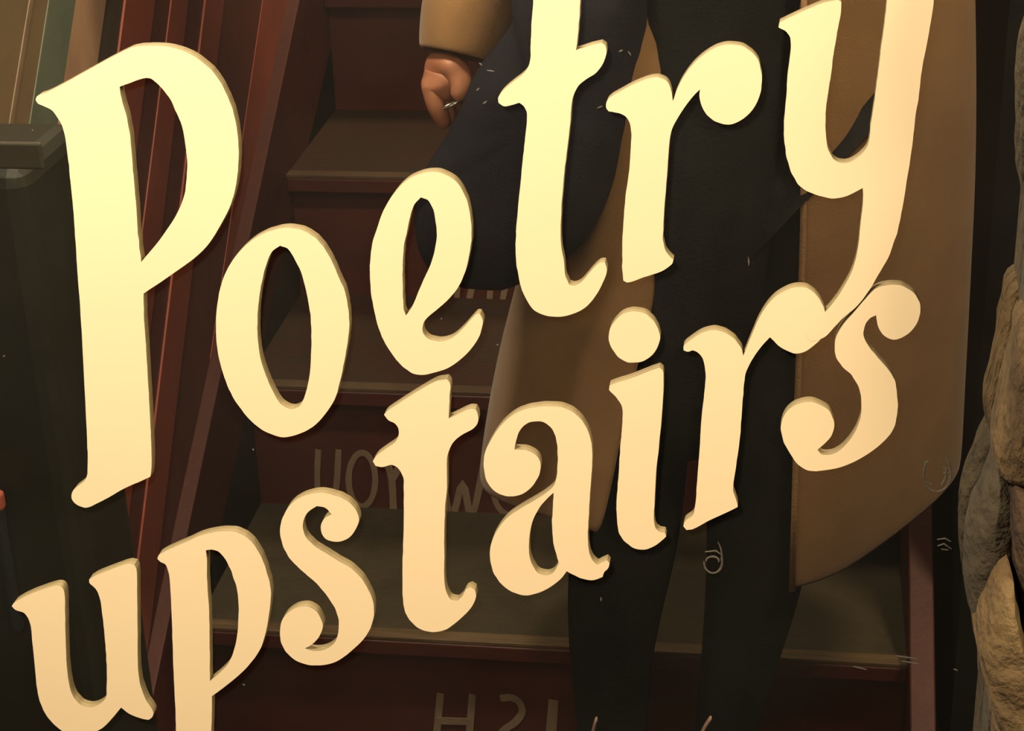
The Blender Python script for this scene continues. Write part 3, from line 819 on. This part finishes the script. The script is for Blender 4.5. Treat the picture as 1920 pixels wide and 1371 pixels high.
L['r2'] = [[(1282,657),(1282,649),(1293,639),(1317,624),(1340,619),(1360,624),(1377,636),(1388,650),(1394,667),(1403,644),(1417,610),(1433,580),(1453,557),(1477,543),(1497,538),(1517,542),(1533,556),(1543,574),(1548,595),(1546,615),(1540,634),(1527,647),(1510,659),(1493,663),(1473,657),(1457,646),(1444,632),(1430,647),(1413,670),(1400,695),(1396,712),(1392,757),(1387,824),(1380,874),(1375,910),(1375,924),(1382,941),(1383,951),(1367,959),(1330,976),(1300,992),(1287,994),(1281,987),(1285,977),(1299,966),(1304,947),(1306,914),(1312,840),(1315,790),(1320,740),(1323,707),(1320,680),(1312,664),(1300,657),(1290,660)]]
L['s2'] = [[(1565,654),(1568,632),(1580,610),(1600,587),(1623,560),(1643,541),(1670,534),(1693,537),(1713,549),(1724,568),(1725,588),(1717,610),(1700,628),(1677,637),(1657,629),(1646,611),(1643,591),(1631,597),(1622,610),(1619,629),(1627,647),(1643,667),(1663,690),(1677,712),(1682,740),(1683,767),(1678,797),(1667,817),(1643,840),(1613,860),(1580,875),(1547,882),(1520,883),(1500,874),(1483,854),(1470,829),(1464,804),(1467,786),(1477,770),(1493,759),(1517,754),(1540,760),(1557,774),(1564,796),(1559,817),(1547,831),(1532,844),(1543,853),(1563,851),(1583,837),(1602,812),(1613,784),(1615,752),(1610,726),(1597,704),(1580,688),(1568,670)]]

gp, gu = 'letters of the upper word', 'letters of the lower word'
for key, lab, g, lift in (
    ('P', 'large cream capital P at the upper left of the mirror', gp, 0),
    ('o', 'cream letter o between the capital P and the e', gp, 0),
    ('e', 'cream letter e, only one in the sign, above the lower t', gp, 0),
    ('t', 'tall cream letter t of the upper word, its top out of view', gp, 0),
    ('r', 'cream letter r of the upper word with round ball arm beside the y', gp, 0),
    ('y', 'tall cream letter y at the upper right, tail running onto the lower r', gp, 0.0001),
    ('u', 'cream letter u at the lower left corner of the mirror', gu, 0),
    ('p', 'small cream letter p next to the u, stem leaving the picture below', gu, 0),
    ('s', 'cream letter s of the lower word between the p and the t', gu, 0),
    ('t2', 'cream letter t of the lower word, directly below the e', gu, 0),
    ('a', 'cream letter a, only one in the sign, between lower t and i', gu, 0),
    ('r2', 'cream letter r of the lower word whose ball meets the tail of the y', gu, 0),
    ('s2', 'cream letter s ending the lower word, beside the stone wall', gu, 0),
):
    tag(make_letter('letter', L[key], lift=lift), lab, 'letter', g)
it = empty('letter', hit(1195, 1031, 1, 0))
tag(it, 'cream letter i with separate round dot, between lower a and r', 'letter', gu)
make_letter('stem', L['i'], it)
make_letter('dot', L['dot'], it)

# ------------------------------------------------------------------ specks and smears on the glass


def smear(name, strokes, wpx, m, th=0.0003):
    VV, FF = [], []
    for s in strokes:
        pts = [hit(a, b, 1, -0.0001) for a, b in s]
        hw = wpx / 2 * 0.00026
        base = len(VV)
        for i, p in enumerate(pts):
            a = pts[max(i - 1, 0)]; b = pts[min(i + 1, len(pts) - 1)]
            d = (b - a).normalized()
            nrm = Vector((-d.z, 0, d.x))
            e = hw * (0.35 if i in (0, len(pts) - 1) else 1.0) * (1 + 0.5 * noise.noise(p * 900))
            VV += [p + nrm * e, p - nrm * e, p + nrm * e * 0.6 + Vector((0, -th, 0)), p - nrm * e * 0.6 + Vector((0, -th, 0))]
        for i in range(len(pts) - 1):
            a = base + 4 * i; b = a + 4
            FF += [(a, b, b + 2, a + 2), (a + 2, b + 2, b + 3, a + 3), (a + 3, b + 3, b + 1, a + 1), (a, a + 1, b + 1, b)]
    return mesh_obj(name, VV, FF, m, mir)


smear('smear', [ell(1757, 888, 26, 34, 95, 160, 8), ell(1757, 888, 25, 32, 165, 230, 8), ell(1757, 888, 26, 34, -60, 95, 16), ell(1755, 886, 19, 27, -20, 60, 8), [(1766, 873), (1778, 880)], [(1768, 887), (1780, 886)], [(1735, 903), (1748, 908)], [(1732, 868), (1742, 865)]], 4, MT['smear'])
smear('smear', [ell(1337, 1055, 17, 20, -30, 190, 16), ell(1336, 1052, 12, 8, 170, 380, 10), [(1322, 1035), (1342, 1033), (1352, 1040)], [(1346, 1016), (1352, 1030), (1354, 1050), (1352, 1068)]], 4, MT['smear'])
smear('smear', [[(1757, 1012), (1772, 1010), (1783, 1016)], [(1758, 1024), (1770, 1020), (1784, 1030)], [(1765, 1030), (1778, 1032)]], 4, MT['smear'])
specks = [((898, 118), (904, 123)), ((913, 132), (927, 134)), ((905, 195), (913, 190)), ((893, 170), (899, 165)), ((1160, 97), (1168, 94)), ((1177, 96), (1183, 104)), ((1120, 203), (1130, 199)), ((9, 666), (6, 669)), ((1403, 482), (1404, 498)), ((931, 646), (934, 648)), ((60, 243), (61, 246)), ((473, 842), (476, 845)), ((1126, 1120), (1127, 1128)), ((455, 1283), (459, 1286)), ((1788, 1255), (1796, 1258)), ((1728, 1140), (1732, 1150)), ((1600, 1250), (1625, 1256)), ((1680, 1230), (1720, 1236)), ((1690, 1240), (1722, 1245)), ((848, 198), (851, 190)), ((826, 597), (828, 599))]
for a, b in specks:
    mid = ((a[0] + b[0]) / 2 + 0.5, (a[1] + b[1]) / 2)
    smear('speck', [[a, mid, b]], 3.2, MT['speck'])
